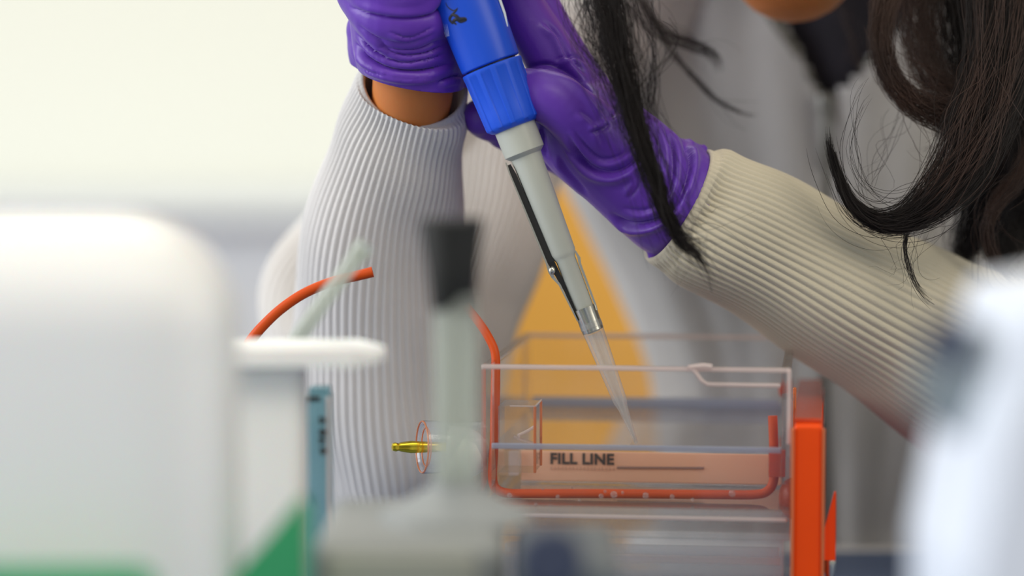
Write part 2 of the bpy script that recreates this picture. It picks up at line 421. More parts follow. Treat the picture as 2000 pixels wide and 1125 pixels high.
def text(name, body, at, size, m, par, rot=None, ext=.00008, bold=0.0, sx=1.0):
    cu = bpy.data.curves.new(name, 'FONT'); cu.body = body; cu.size = size; cu.extrude = ext; cu.offset = bold; cu.space_character = 1.05
    cu.resolution_u = 3
    o = bpy.data.objects.new(name, cu); C.objects.link(o); dg = bpy.context.evaluated_depsgraph_get(); dg.update()
    me = bpy.data.meshes.new_from_object(o.evaluated_get(dg)); bpy.data.objects.remove(o)
    Mx = Matrix.Translation(at) @ (rot if rot is not None else Matrix.Identity(4)) @ Matrix.Diagonal((sx, 1, 1, 1))
    me.transform(Mx); me.name = name; me.materials.clear()
    return finish(name, me, m, par, smooth=False)
rt = TR.to_4x4() @ Matrix.Rotation(math.pi/2, 4, 'X')
def on_plate(px, py, off=.0003):
    """point on the tray end plate seen at a picture position"""
    n = TR @ Vector((0, 1, 0)); p0 = T(0, y1-off, 0); d = (P(px, py, 1)-CAM)
    return CAM + d*((p0-CAM).dot(n)/d.dot(n))
text('fill_line_print', 'FILL LINE', on_plate(1074, 905), .0052, M['print'], tp, rt, bold=.00022, sx=1.03)
text('print_reflection', 'HHHHHHHHH', on_plate(1074, 917), .0017, M['print_mirror'], tp, rt, sx=2.0)  # pale row painted in for the reflection of the lettering above
a, b = on_plate(1205, 913), on_plate(1375, 914)
tube('printed_line', [(a, .00042), (b, .00042)], M['printb'], tp, seg=8)
# corner blocks inside the tank (left) with bright edges
blk = tbox('corner_block', .004, .0165, .012, .030, ZL-.010, ZL+.0125, M['acryl'], bev=.0003)
for (x, y) in ((.0165, .012), (.0165, .030)):
    tbox('block_edge', x-.0006, x+.0004, y-.0004, y+.0006, ZL-.010, ZL+.0125, M['edge_or'], par=blk)
tube('block_edge', [(T(.0165, .012, ZL+.0125), .00035), (T(.0165, .030, ZL+.0125), .00035)], M['edge'], blk, seg=6)
tube('block_edge', [(T(.008, .012, ZL+.0125), .00025), (T(.0165, .012, ZL+.0125), .00025)], M['edge'], blk, seg=6)
tube('crumpled_wire', [(p, .00055) for p in [P(1003, 852, .872), P(1018, 862, .872), P(1012, 850, .873), P(1030, 842, .875), P(1046, 832, .877)]], M['edge'], tank, seg=8)
rblk = tbox('corner_block', .0985, .1025, .010, .030, ZL-.012, ZL+.016, M['acryl'], bev=.0003)
tbox('block_edge', .1018, .1030, .030, .032, ZL-.004, ZL+.018, M['edge_or'], par=rblk)
# orange end panel (right) and outer strip
XR = W+.0012
op = tbox('end_panel', XR, XR+.0092, -.004, .112, .002, .0730, M['orange'], bev=.0012)
tbox('panel_top', XR, XR+.0088, .002, .124, .0731, .0745, M['orange_soft'], bev=.0003, par=op)
tbox('panel_edge', XR-.0009, XR+.0003, -.0046, -.0034, .002, .0720, M['edge_or'], par=op)
tbox('panel_edge', XR+.0090, XR+.0101, -.0046, -.0034, .002, .0720, M['edge_or'], par=op)
oc = tbox('outer_sheet', XR+.0094, XR+.0100, .004, .112, .004, .0727, M['acryl'], bev=.0002)
# slanted outer strip with steel foot
def prism(name, pts, depth, m, par):
    """outline in the tank's x,z plane extruded along its depth"""
    bm = bmesh.new(); n = len(pts)
    va = [bm.verts.new(T(x, y, z)) for x, y, z in pts]; vb = [bm.verts.new(T(x, y+depth, z)) for x, y, z in pts]
    bm.faces.new(va); bm.faces.new(vb[::-1])
    for i in range(n): bm.faces.new((va[i], va[(i+1) % n], vb[(i+1) % n], vb[i]))
    return finish(name, bm_mesh(name, bm), m, par, smooth=False)
xo = XR+.0101
st_ = prism('outer_strip', [(xo, .004, .0275), (xo, .004, .044-.006), (xo+.0030, .004, .0495), (xo+.0036, .004, .0495), (xo+.0036, .004, .0275)], .006, M['orange'], tank)
lathe('strip_foot', T(xo+.0019, .006, .0275), T(xo+.0019, .006, .0), [(0, .0017), (.0006, .0019), (.0042, .0019), (.005, .0015), (.0274, .0015)], M['chrome'], tank, seg=20)
# round orange seal behind panel, left of it
lathe('side_seal', T(XR-.0002, .016, ZD+.002), T(XR-.0052, .016, ZD+.002), [(0, .0068), (.0012, .0068), (.003, .0058), (.0045, .0035), (.005, .0008)], M['orange_soft'], tank, seg=32)
tbox('side_clip', XR-.0085, XR-.003, .012, .016, ZL-.010, ZL-.001, M['orange_soft'], bev=.0004)
for px, py, r in ((1545, 760, 8), (1527, 762, 6)):
    d = .93; vs, fs = ball(P(px, py, d), R(r, d), (1, 1, 2.2), 12); finish('orange_clip', mesh('orange_clip', vs, fs), M['rubber'], tank)
# droplets on the tank (each a bead of water)
for px, py, r in ((995, 967, 5), (1089, 970, 4), (1174, 969, 5), (1199, 966, 7), (1261, 968, 6.5), (1182, 960, 3), (1216, 962, 3), (1313, 970, 5), (1353, 976, 4), (1430, 964, 7), (1505, 907, 5),
                  (1047, 985, 3.5), (1075, 987, 4), (1132, 977, 3), (1333, 996, 3), (1060, 955, 2.5), (1118, 952, 2.5), (1315, 955, 2.5)):
    vs, fs = ball(P(px, py, .8505), R(r, .8505), (1, .6, 1), 14)
    finish('water_bead', mesh('water_bead', vs, fs), M['drop'], tank)
for px, py, r in ((1601, 935, 4.5), (1599, 875, 3), (1602, 845, 4), (1600, 1000, 4)):
    vs, fs = ball(P(px, py, .86), R(r, .86), (.7, .7, 1.7), 12)
    finish('orange_bead', mesh('orange_bead', vs, fs), M['orange_soft'], oc)
# electrode socket: gold pin, clear collar, white nut
sa = P(765, 873, .8615); sb = P(960, 873, .8710); pxm = .868/F; sx_ = (sb-sa).normalized()
def along(px): return sa + sx_*((px-765)*pxm)
lathe('gold_pin', sa, sb, [(0, 3*pxm), (1.5*pxm, 8*pxm), (8*pxm, 10*pxm), (13*pxm, 8*pxm), (18*pxm, 10*pxm), (38*pxm, 13.5*pxm), (60*pxm, 12.5*pxm), (78*pxm, 11*pxm), (150*pxm, 11*pxm)],
      M['gold'], tank, seg=24, fn=lambda i, t, r, a: (r*(.82+.18*abs(math.cos(a*2))), t))
lathe('socket_collar', along(826), sb, [(4*pxm, 42*pxm), (0, 46*pxm), (0, 51*pxm), (3*pxm, 52*pxm), (60*pxm, 50*pxm), (120*pxm, 50*pxm)], M['socket'], tank, seg=48, closed=False)
su = sx_.orthogonal().normalized(); sv = sx_.cross(su)
tube('collar_rim', [(along(826)+su*(math.cos(a)*50*pxm)+sv*(math.sin(a)*50*pxm), 1.9*pxm) for a in np.linspace(0, 2*math.pi, 48)], M['edge_or'], tank, seg=8)
tube('collar_rim', [(along(834)+su*(math.cos(a)*38*pxm)+sv*(math.sin(a)*38*pxm), 1.4*pxm) for a in np.linspace(0, 2*math.pi, 48)], M['edge_or'], tank, seg=8)
lathe('socket_nut', P(880, 885, .868), P(964, 885, .866), [(0, 54*pxm), (34*pxm, 52*pxm), (56*pxm, 40*pxm), (72*pxm, 22*pxm), (80*pxm, 6*pxm)], M['whitep'], tank, seg=32)

# ------------------------------------------------------------------ pipette
pip = empty('pipette', P(1243, 865, .866), 'blue and grey hand pipette held in purple gloves above the tank', 'pipette')
DT = .866
tipP = P(1243, 866, DT); refP = P(948, 98, .862)
AX = (refP - tipP).normalized(); pl = DT/F            # metres per pixel
def at_y(py):
    """distance from the tip along the pipette for a picture height"""
    f_ = (866-py)/(866-98); return (refP-tipP).length*f_
def plathe(name, prof, m, par=pip, **kw):
    return lathe(name, tipP, refP, [(at_y(y), r*pl) for y, r in prof], m, par, up=-FWD, **kw)
plathe('pipette_tip', [(866, 3.2), (862, 3.8), (800, 9.5), (789, 12), (785, 13.5), (720, 17), (662, 20), (640, 21.5), (639, 22.5), (628, 22)], M['tip'], seg=40)
plathe('tip_bore', [(860, 1.4), (800, 6), (720, 11), (650, 14)], M['tip'], seg=24)
plathe('tip_cone', [(648, 13), (610, 15), (600, 18.5), (506, 19.5), (500, 22), (492, 25), (320, 29.5), (304, 31), (296, 40.5), (262, 41), (225, 41.5), (222, 40)], M['grey'], seg=64)
er = plathe('ejector_ring', [(646, 20.5), (645, 21.5), (612, 22.2), (600, 23), (600, 21), (645, 20)], M['chrome'], seg=48, closed=False)
SIDE = AX.cross(-FWD).normalized()
if SIDE.x < 0: SIDE = -SIDE                          # to picture right
TOW = AX.cross(SIDE); TOW = TOW if TOW.dot(FWD) < 0 else -TOW
def q(py, s, t=0): return tipP + AX*at_y(py) + SIDE*(s*pl) + TOW*(t*pl)
def strip(name, rows, m, par):
    """plate through rows (y, inner offset, outer offset, toward, half depth)"""
    vs, fs = [], []
    for y, si, so, t, h in rows:
        vs += [q(y, si, t-h), q(y, so, t-h), q(y, so, t+h), q(y, si, t+h)]
    n = len(rows)
    for i in range(n-1):
        for k in range(4): fs.append((i*4+k, i*4+(k+1) % 4, i*4+4+(k+1) % 4, i*4+4+k))
    fs.append((0, 1, 2, 3)); fs.append(tuple(n*4-4+k for k in (3, 2, 1, 0)))
    bm = bmesh.new(); me = mesh(name, vs, fs); bm.from_mesh(me); bmesh.ops.recalc_face_normals(bm, faces=bm.faces[:]); bm.to_mesh(me); bm.free()
    return finish(name, me, m, par, smooth=False)
strip('ejector_slot', [(308, -40, -34, 4, 6), (330, -41, -30, 3, 8), (420, -38.5, -26, 2, 8), (500, -36, -22, 2, 8), (520, -32, -20, 2, 6), (560, -25, -18, 0, 6), (605, -23, -18, 0, 6)], M['dark'], er)
strip('ejector_arm', [(302, -42.5, -40, 6, 3), (320, -43.5, -41, 6, 6), (400, -41.5, -38.5, 6, 7), (500, -39.5, -36, 6, 7), (515, -41, -34, 6, 7), (528, -39, -32, 6, 6), (545, -31, -27, 6, 6), (600, -25, -22, 6, 8), (618, -23, -20.5, 4, 9)], M['chrome'], er)
vs, fs = ball(q(516, -33, 8), 7.5*pl, (1, 1, 1.3), 16); finish('ejector_knuckle', mesh('ejector_knuckle', vs, fs), M['chrome'], er)
strip('ejector_arm', [(497, 22, 24.5, 2, 3), (512, 22, 28, 2, 4), (522, 20, 25, 2, 4), (600, 20, 24, 2, 5), (612, 20, 23, 2, 6)], M['chrome'], er)
# collar with shallow panels
def collar_fn(i, t, r, a):
    k = (a*12/(2*math.pi)) % 1.0
    if 2 <= i <= 5: r = r + (-1.6*pl if .14 < k < .80 else 0)
    return r, t
yb = 243
plathe('adjusting_collar', [(248, 42), (246, 47), (240, 54.5), (236, 55.5), (214, 56.5), (140, 59.8), (137, 60.5), (131, 60.8), (129.5, 59), (129.5, 44)], M['blue2'], seg=288, fn=collar_fn)
plathe('collar_neck', [(132, 50), (122, 50)], M['dark'], seg=48)
plathe('handle', [(126, 49), (125.5, 57), (123.5, 59), (110, 60), (60, 62), (0, 63.5), (-60, 65), (-160, 66), (-260, 66), (-330, 60), (-345, 40)], M['blue'], seg=72)
plathe('plunger', [(-340, 14), (-430, 14), (-432, 30), (-450, 32), (-462, 26), (-466, 8)], M['grey'], seg=32)
# finger-hook and the pale label edge on the right of the handle
strip('label_edge', [(74, 55, 57, 26, 1), (50, 57.5, 62, 24, 3), (0, 59, 64, 24, 4), (-60, 60, 65, 24, 4)], M['whitep'], pip)
def on_handle(px, py, lift=.6):
    """point on the handle surface seen at a picture position"""
    d = (P(px, py, 1)-CAM).normalized(); rad = (62+lift)*pl
    o = CAM - tipP; do = d - AX*d.dot(AX); oo = o - AX*o.dot(AX)
    a_, b_, c_ = do.dot(do), 2*do.dot(oo), oo.dot(oo)-rad*rad; D_ = max(b_*b_-4*a_*c_, 0)
    return CAM + d*((-b_-math.sqrt(D_))/(2*a_))
def ink(name, pts, r, m, par=pip, flat=.35):
    c = catmull([p+(r0,) for p, r0 in zip(pts, r)], 6)
    return tube(name, [(on_handle(x, y, 0), rr*pl) for x, y, rr in c], m, par, seg=8, flat=flat)
ink('marker_scribble', [(872, 3), (876, 12), (886, 19), (895, 14), (893, 20), (884, 30), (880, 38), (886, 46)], [2.5, 3, 3, 2.5, 3.5, 4, 4.5, 3], M['ink'])
ink('marker_scribble', [(884, 27), (892, 30), (898, 36), (908, 36), (910, 40), (900, 43), (892, 38), (886, 42), (892, 48)], [4, 5, 5, 4, 2.5, 3, 4, 4, 2], M['ink'])
for k in range(4):
    ink('white_stripe', [(856.5+k*2.9, 26-k*1.6), (864+k*2.9, 48-k*1.4), (871+k*2.1, 72-k*.6)], [.85]*3, M['white'])

# ------------------------------------------------------------------ person
person = empty('person', P(1620, 900, 1.06), 'person in pale ribbed zip cardigan and purple gloves bending over the clear tank', 'person')
# body: head, neck, trunk, arms and hands as one skin
bp = []
bp += chain([(1550, -88, .945, 133), (1560, -200, .94, 170), (1570, -330, .945, 240)])
bp += chain([(1560, -90, .95, 110), (1440, -230, .965, 120), (1360, -400, .99, 130)]) + chain([(1560, -90, .95, 110), (1690, -220, .965, 120), (1780, -400, .99, 130)])
bp += [ball(P(1575, -620, .985), R(430, .98), (.92, 1.05, 1.1), 40)]
bp += chain([(1566, -520, .905, 42), (1560, -420, .880, 48), (1556, -350, .872, 60)]) # nose
bp += chain([(1515, -345, .888, 40), (1600, -345, .888, 40)]) + chain([(1500, -235, .898, 26), (1552, -240, .888, 30), (1605, -235, .898, 26)])
bp += chain([(1610, -420, 1.06, 230), (1640, -150, 1.105, 210), (1640, 60, 1.12, 210), (1640, 250, 1.13, 300)], 5, 28)
bp += chain([(1640, 250, 1.13, 300), (1690, 700, 1.13, 280), (1690, 1150, 1.13, 290), (1690, 1900, 1.13, 330)], 5, 28)
bp += chain([(1640, 60, 1.13, 200), (1330, 20, 1.11, 150), (1120, 110, 1.075, 95), (965, 300, 1.045, 75), (905, 540, 1.02, 68), (870, 900, .98, 75), (790, 930, .958, 85), (750, 600, .93, 90), (780, 300, .905, 72), (806, 180, .887, 80), (805, 60, .875, 80), (800, -60, .873, 70)])
bp += chain([(1640, 60, 1.13, 200), (1990, 100, 1.11, 160), (2250, 500, 1.03, 130), (2200, 800, .97, 110), (2000, 740, .94, 110), (1600, 530, .90, 85), (1400, 435, .885, 70), (1260, 345, .881, 70), (1180, 290, .881, 60)])
bme = blob_mesh('body', bp, voxel=.0022, smooth=3)
body = finish('body', bme, M['skin'], person)
for ex in (1490, 1640):
    vs, fs = ball(P(ex, -545, .908), R(52, .9), seg=16); e = finish('eye', mesh('eye', vs, fs), M['eye'], body)
    vs, fs = ball(P(ex, -530, .9015), R(26, .9), seg=12); finish('iris', mesh('iris', vs, fs), M['iris'], e)
tube('lips', pd([(1502, -236, .8935, 10), (1530, -244, .884, 20), (1552, -240, .882, 20), (1578, -244, .884, 20), (1604, -236, .8935, 10)], 5), M['lips'], body)

# trunk clothing
def trunk(name, rows, grow, m, seg=220, nsub=10, ribs=0, amp=0.0, cut=None):
    c = catmull(rows, nsub); vs, fs = [], []
    rr = np.random.RandomState(3); ph = rr.rand(8)*6.28
    for i, (xl, xr, y, d, hd) in enumerate(c):
        ce = P((xl+xr)/2, y, d); rx = R((xr-xl)/2, d)+grow; ry = hd+grow
        for k in range(seg):
            a = 2*math.pi*k/seg
            f = 1 + amp*(math.sin(ribs*a+.2*math.sin(y/90)) if ribs else 0)
            fold = .0022*math.sin(9*a+ph[0]+y/260) + .0016*math.sin(17*a+ph[1]-y/180) + .001*math.sin(31*a+ph[2]+y/300)
            vs.append(ce + RIGHT*(math.cos(a)*(rx*f+fold)) + FWD*(math.sin(a)*(ry*f+fold)))
    n = len(c)
    for i in range(n-1):
        for k in range(seg):
            k2 = (k+1) % seg; f = (i*seg+k, i*seg+k2, (i+1)*seg+k2, (i+1)*seg+k)
            if cut is not None:
                m_ = sum((vs[j] for j in f), Vector())/4; x, y, d = pix_np(np.array([m_])); 
                if m_.y < P(1600, 300, 1.12).y and cut(x[0], y[0]): continue
            fs.append(f)
    return finish(name, mesh(name, vs, fs), m, person)
rows = [(1390, 1900, -260, 1.10, .045), (1180, 2080, -120, 1.115, .060), (1040, 2230, 20, 1.12, .075), (1070, 2250, 200, 1.125, .085), (1130, 2210, 380, 1.125, .085),
        (1225, 2140, 560, 1.125, .080), (1290, 2090, 720, 1.125, .078), (1300, 2080, 880, 1.125, .078), (1290, 2085, 1040, 1.125, .080), (1285, 2090, 1072, 1.125, .081)]
def vcut(x, y):
    l = 1480 + (y+40)*(1606-1480)/(190+40); r = 1850 + (y+40)*(1636-1850)/(190+40)
    return y < 188 and l < x < r
card = trunk('cardigan', rows, 0.0, M['knit_body'], cut=vcut, seg=320)
sd = card.modifiers.new('thick', 'SOLIDIFY'); sd.thickness = .0022; sd.offset = -1
shirt = trunk('undershirt', rows[:8], -.005, M['shirt'], seg=100)
bv = bvh_of(card)
def lay(name, pts, r, m, par, seg=10, flat=.5, lift=.001):
    c = catmull([p for p in pts], 6)
    return tube(name, [(hit(bv, x, y, lift, 1.05), R(r, 1.05)) for x, y in c], m, par, seg=seg, flat=flat)
lay('zip_tape', [(1500, 20), (1535, 75), (1570, 130), (1600, 188)], 14, M['tape'], card)
lay('zip_tape', [(1798, 15), (1742, 75), (1690, 130), (1639, 188)], 12, M['tape'], card)
zz = lay('zipper', [(1618, 192), (1616, 300), (1612, 500), (1612, 800), (1615, 1060)], 11, M['tape'], card, lift=.0015)
for k in range(110):
    y = 200+k*7.8; x = 1617-5*min(1, (y-200)/300)
    c_ = hit(bv, x+(2.5 if k % 2 else -2.5), y, .0025, 1.05)
    box('zip_tooth', c_, (.0020, .0010, .0008), M['zipm'], zz, bev=0)
pull = hit(bv, 1612, 205, .005, 1.05)
box('zip_slider', pull, (.0062, .003, .010), M['zipm'], zz, bev=.0012, smooth=True)
box('zip_pull', pull-Vector((0, .002, .014)), (.0042, .0014, .022), M['zipm'], zz, bev=.0006, smooth=True)
# placket folds each side of the zip
for x0, x1, r in ((1540, 1585, 9), (1490, 1572, 8), (1668, 1655, 8), (1700, 1700, 7), (1735, 1745, 7), (1775, 1790, 7)):
    lay('placket_fold', [(x0, 130 if x0 < 1600 else 190), ((x0+x1)/2+8, 300), (x1, 520), (x1+4, 800), (x1+2, 1050)], r, M['knit_body'], card, lift=-.0004, flat=.45)
# ribbed hem band
hv, hf = [], []; seg = 520
for i, (y, g) in enumerate([(1032, .000), (1040, .010), (1052, .013), (1066, .013), (1076, .010), (1080, .002)]):
    ce = P(1687, y, 1.125); rx = R(400, 1.125)+g; ry = .081+g
    for k in range(seg):
        a = 2*math.pi*k/seg; f = .0011*math.sin(130*a) if 0 < i < 5 else 0
        hv.append(ce + RIGHT*(math.cos(a)*(rx+f)) + FWD*(math.sin(a)*(ry+f)))
for i in range(5):
    for k in range(seg):
        k2 = (k+1) % seg; hf.append((i*seg+k, i*seg+k2, (i+1)*seg+k2, (i+1)*seg+k))
finish('hem_band', mesh('hem_band', hv, hf), M['knit'], card)
# trousers
tr = merge([tube_mesh(pd([(1500, 1040, 1.13, 180), (1480, 1500, 1.13, 200), (1470, 2600, 1.13, 150), (1470, 3900, 1.15, 110)], 5), 24),
            tube_mesh(pd([(1880, 1040, 1.13, 180), (1900, 1500, 1.13, 200), (1910, 2600, 1.13, 150), (1910, 3900, 1.15, 110)], 5), 24)])
finish('trousers', mesh('trousers', *tr), M['navy'], person)

# sleeves: ribbed lofts, open at the cuff
def sleeve(name, pts, ribs, amp, m, n=14, seg=560, lip=True, tilt=0.0, flat=.9, par=None, phase=0.0, wr=0.0012):
    c = catmull(pts, n); pr = [(P(q_[0], q_[1], q_[2]), R(q_[3], q_[2])) for q_ in c]
    if lip:      # turn the edge inward
        p0, r0 = pr[0]; dirn = (pr[1][0]-p0).normalized()
        pr = [(p0+dirn*.020, r0-.0028), (p0+dirn*.010, r0-.0024), (p0+dirn*.002, r0-.0022), (p0-dirn*.0006, r0-.0016), (p0-dirn*.0010, r0-.0006), (p0, r0)] + pr[1:]
    pts3 = [p for p, r in pr]
    base = [p for p, r in pr[5:]] if lip else pts3
    fr = frames(base); fr = ([fr[0]]*5 + fr) if lip else fr
    vs, fs = [], []; N = len(pr); rr = np.random.RandomState(len(name)+ribs); ph = rr.rand(12)*6.28
    for i in range(N):
        t, u, v = fr[i]; r = pr[i][1]; s = max(0, i-5)/(N-6) if lip else i/(N-1)
        tl = tilt*max(0, 1-s*9)
        for k in range(seg):
            a = 2*math.pi*k/seg
            am = amp*min(1, .15+s*7)
            rib = am*(abs(math.sin(ribs*a/2+phase))*2-1)
            fold = wr*min(1, s*6)*(math.sin(3*a+ph[0]+s*5)+.8*math.sin(2*a+ph[1]-s*9)+.5*math.sin(s*26+2*math.sin(a+ph[2])))
            rd = r + rib + fold
            vs.append(pts3[i] + u*(math.cos(a)*rd*flat) + v*(math.sin(a)*rd) + t*(tl*math.cos(a)*r*-1))
    for i in range(N-1):
        for k in range(seg):
            k2 = (k+1) % seg; fs.append((i*seg+k, i*seg+k2, (i+1)*seg+k2, (i+1)*seg+k))
    return finish(name, mesh(name, vs, fs), m, par or card)
# her right forearm (picture left), cuff at the top
sleeve('sleeve', [(809, 166, .890, 107), (799, 202, .894, 117), (778, 285, .904, 132), (752, 400, .915, 150), (740, 560, .93, 165), (745, 740, .945, 175), (760, 880, .955, 172), (772, 965, .96, 150)],
       66, .00042, M['knit'], tilt=.42)
ua = tube_mesh(pd([(1290, -40, 1.085, 190), (1120, 110, 1.07, 165), (965, 300, 1.04, 138), (928, 460, 1.02, 128), (884, 600, 1.01, 122), (870, 740, .995, 122), (850, 900, .98, 128), (800, 965, .965, 140)], 10), 300,
               fn=lambda s, a, r: r + .0009*math.sin(60*a) + .003*math.sin(2*a+s*9))
ub = tube_mesh(pd([(900, 160, 1.03, 90), (770, 340, 1.02, 90), (680, 480, 1.01, 98), (620, 600, 1.0, 105), (640, 740, .99, 110), (720, 930, .975, 110)], 10), 260,
               fn=lambda s, a, r: r + .0006*math.sin(44*a) + .003*math.sin(3*a+s*12))
finish('sleeve', mesh('sleeve', *merge([ua, ub])), M['knit'], card)
# her left forearm (picture right), cuff at upper left
sleeve('sleeve', [(1327, 402, .885, 125), (1352, 416, .886, 128), (1420, 452, .888, 136), (1550, 520, .896, 146), (1700, 605, .905, 163), (1860, 690, .915, 182), (2030, 775, .93, 205), (2200, 850, .95, 215)],
       62, .00045, M['knit_warm'], tilt=0.02)
ul = tube_mesh(pd([(1990, -20, 1.085, 210), (2160, 150, 1.07, 200), (2280, 450, 1.03, 200), (2270, 750, .97, 200), (2190, 850, .95, 205)], 10), 300, fn=lambda s, a, r: r + .0009*math.sin(60*a) + .003*math.sin(2*a+s*9))
finish('sleeve', mesh('sleeve', *ul), M['knit_warm'], card)

# gloves
gp = []
gp += chain([(1440, 462, .888, 78), (1380, 432, .886, 90), (1325, 398, .885, 113), (1270, 360, .883, 108), (1215, 312, .882, 106), (1150, 262, .882, 103), (1110, 235, .884, 92)], 5, 28)
gp += chain([(1150, 240, .884, 70), (1110, 170, .884, 58), (1065, 95, .884, 52), (1020, 20, .884, 48), (985, -60, .882, 45)])
gp += chain([(1170, 235, .888, 66), (1130, 160, .891, 52), (1085, 80, .892, 46), (1050, 10, .892, 44), (1010, -70, .890, 42)])
gp += chain([(1215, 305, .876, 62), (1150, 250, .868, 60), (1095, 205, .864, 54), (1050, 185, .866, 50), (1010, 178, .876, 46)])
gp += chain([(1160, 300, .888, 70), (1090, 262, .893, 54), (1020, 245, .896, 48), (955, 232, .895, 44), (940, 228, .892, 38)])
gp += chain([(1170, 330, .893, 62), (1110, 300, .898, 50), (1040, 275, .900, 42), (985, 255, .898, 38)])
gp += chain([(1330, 470, .886, 50), (1290, 488, .885, 30), (1276, 500, .885, 12)])
gp += chain([(1330, 330, .886, 60), (1358, 302, .886, 26), (1374, 291, .886, 10)])
gme = blob_mesh('glove', gp, voxel=.00075, smooth=8)
sculpt(gme, [
    ([(1108, 262), (1130, 300), (1160, 330), (1200, 337), (1235, 318), (1250, 285)], 9, 2.3, 1),
    ([(1118, 250), (1145, 288), (1180, 312), (1220, 300), (1238, 270)], 7, 1.2, 1),
    ([(1190, 415), (1225, 437), (1270, 435), (1310, 412), (1335, 380)], 8, 2.2, 1),
    ([(1215, 405), (1255, 412), (1290, 395), (1312, 365)], 7, 1.0, 1),
    ([(1292, 245), (1312, 290), (1314, 345), (1300, 395)], 8, 1.8, -1),
    ([(1328, 262), (1347, 305), (1342, 350), (1322, 400)], 7, 2.2, -1),
    ([(1262, 225), (1285, 270), (1290, 320), (1275, 370)], 9, 1.3, -1),
    ([(1025, 133), (1075, 128), (1125, 155), (1165, 200), (1192, 238)], 8, 2.0, 1),
    ([(1192, 238), (1178, 252), (1150, 258)], 6, 1.6, 1),
    ([(1192, 232), (1205, 215), (1212, 195)], 6, 1.4, 1),
    ([(1060, 40), (1090, 70), (1110, 110), (1150, 150)], 7, 1.4, 1),
    ([(1080, 120), (1120, 110), (1150, 125)], 6, 1.0, 1),
    ([(1090, 300), (1105, 330), (1130, 360), (1150, 385)], 8, 1.0, 1),
    ([(1060, 250), (1062, 280), (1070, 310)], 6, 1.0, 1),
    ([(1240, 330), (1245, 360), (1225, 390)], 7, .9, 1),
    ([(1130, 215), (1160, 240), (1180, 290)], 7, .8, 1),
])
finish('glove', gme, M['glove'], person)['label'] = 'purple glove of the hand steadying the pipette, cuffed into the sleeve'
gq = []
gq += chain([(812, 230, .885, 92), (806, 150, .882, 97), (796, 80, .878, 104), (790, 0, .876, 106), (790, -90, .878, 104)], 5, 28)
gq += chain([(725, 60, .885, 46), (745, 110, .885, 60), (790, 140, .882, 64), (840, 130, .882, 54), (880, 130, .884, 42), (910, 165, .890, 30)], 5, 20)
gq += chain([(690, -60, .870, 50), (740, -25, .860, 55), (800, -20, .857, 54), (850, -45, .858, 44), (880, -100, .856, 40)])
gq += chain([(720, -20, .872, 62), (760, 30, .864, 62), (815, 40, .862, 50), (850, 45, .868, 40)])
for k in range(4):        # fingers closing round the handle above the frame
    y = -110-k*72
    gq += chain([(790-k*8, y+20, .885, 42), (830-k*12, y-6, .862, 40), (900-k*26, y-14, .846, 37), (965-k*26, y-6, .852, 34), (985-k*26, y+10, .868, 30)])
gq += chain([(760, -80, .885, 95), (740, -260, .885, 95)], 4, 24)
gq += chain([(760, -300, .885, 60), (790, -420, .872, 44), (800, -500, .866, 38), (775, -560, .866, 32)])
gme2 = blob_mesh('glove', gq, voxel=.00075, smooth=8)
sculpt(gme2, [
    ([(682, 12), (735, 26), (790, 33), (835, 27), (868, 5)], 7, 1.5, -1),
    ([(700, 45), (735, 72), (790, 82), (850, 62)], 6, 1.1, 1),
    ([(720, 62), (760, 88), (810, 92), (866, 72)], 5, 1.1, 1),
    ([(735, 75), (775, 102), (820, 104), (868, 86)], 5, 1.3, 1),
    ([(700, 60), (735, 100), (790, 120), (870, 104)], 5, 1.2, 1),
    ([(760, 60), (800, 72), (850, 50)], 4, .8, 1),
    ([(696, 78), (722, 112), (760, 132), (820, 138), (885, 122)], 8, 2.4, 1),
    ([(705, 125), (745, 140), (800, 150), (860, 146)], 5, .9, 1),
    ([(850, 160), (880, 150), (905, 150)], 6, 1.4, 1),
])
a_, b_, c_ = P(704, 126, .884), P(905, 168, .884), P(800, 180, .862)
nn = plane3(a_, b_, c_, -UP); bisect(gme2, a_, nn)
g2 = finish('glove', gme2, M['glove'], person)
g2['label'] = 'purple glove gripping the blue handle, open hem over bare wrist'
sd = g2.modifiers.new('thick', 'SOLIDIFY'); sd.thickness = .0007; sd.offset = 1

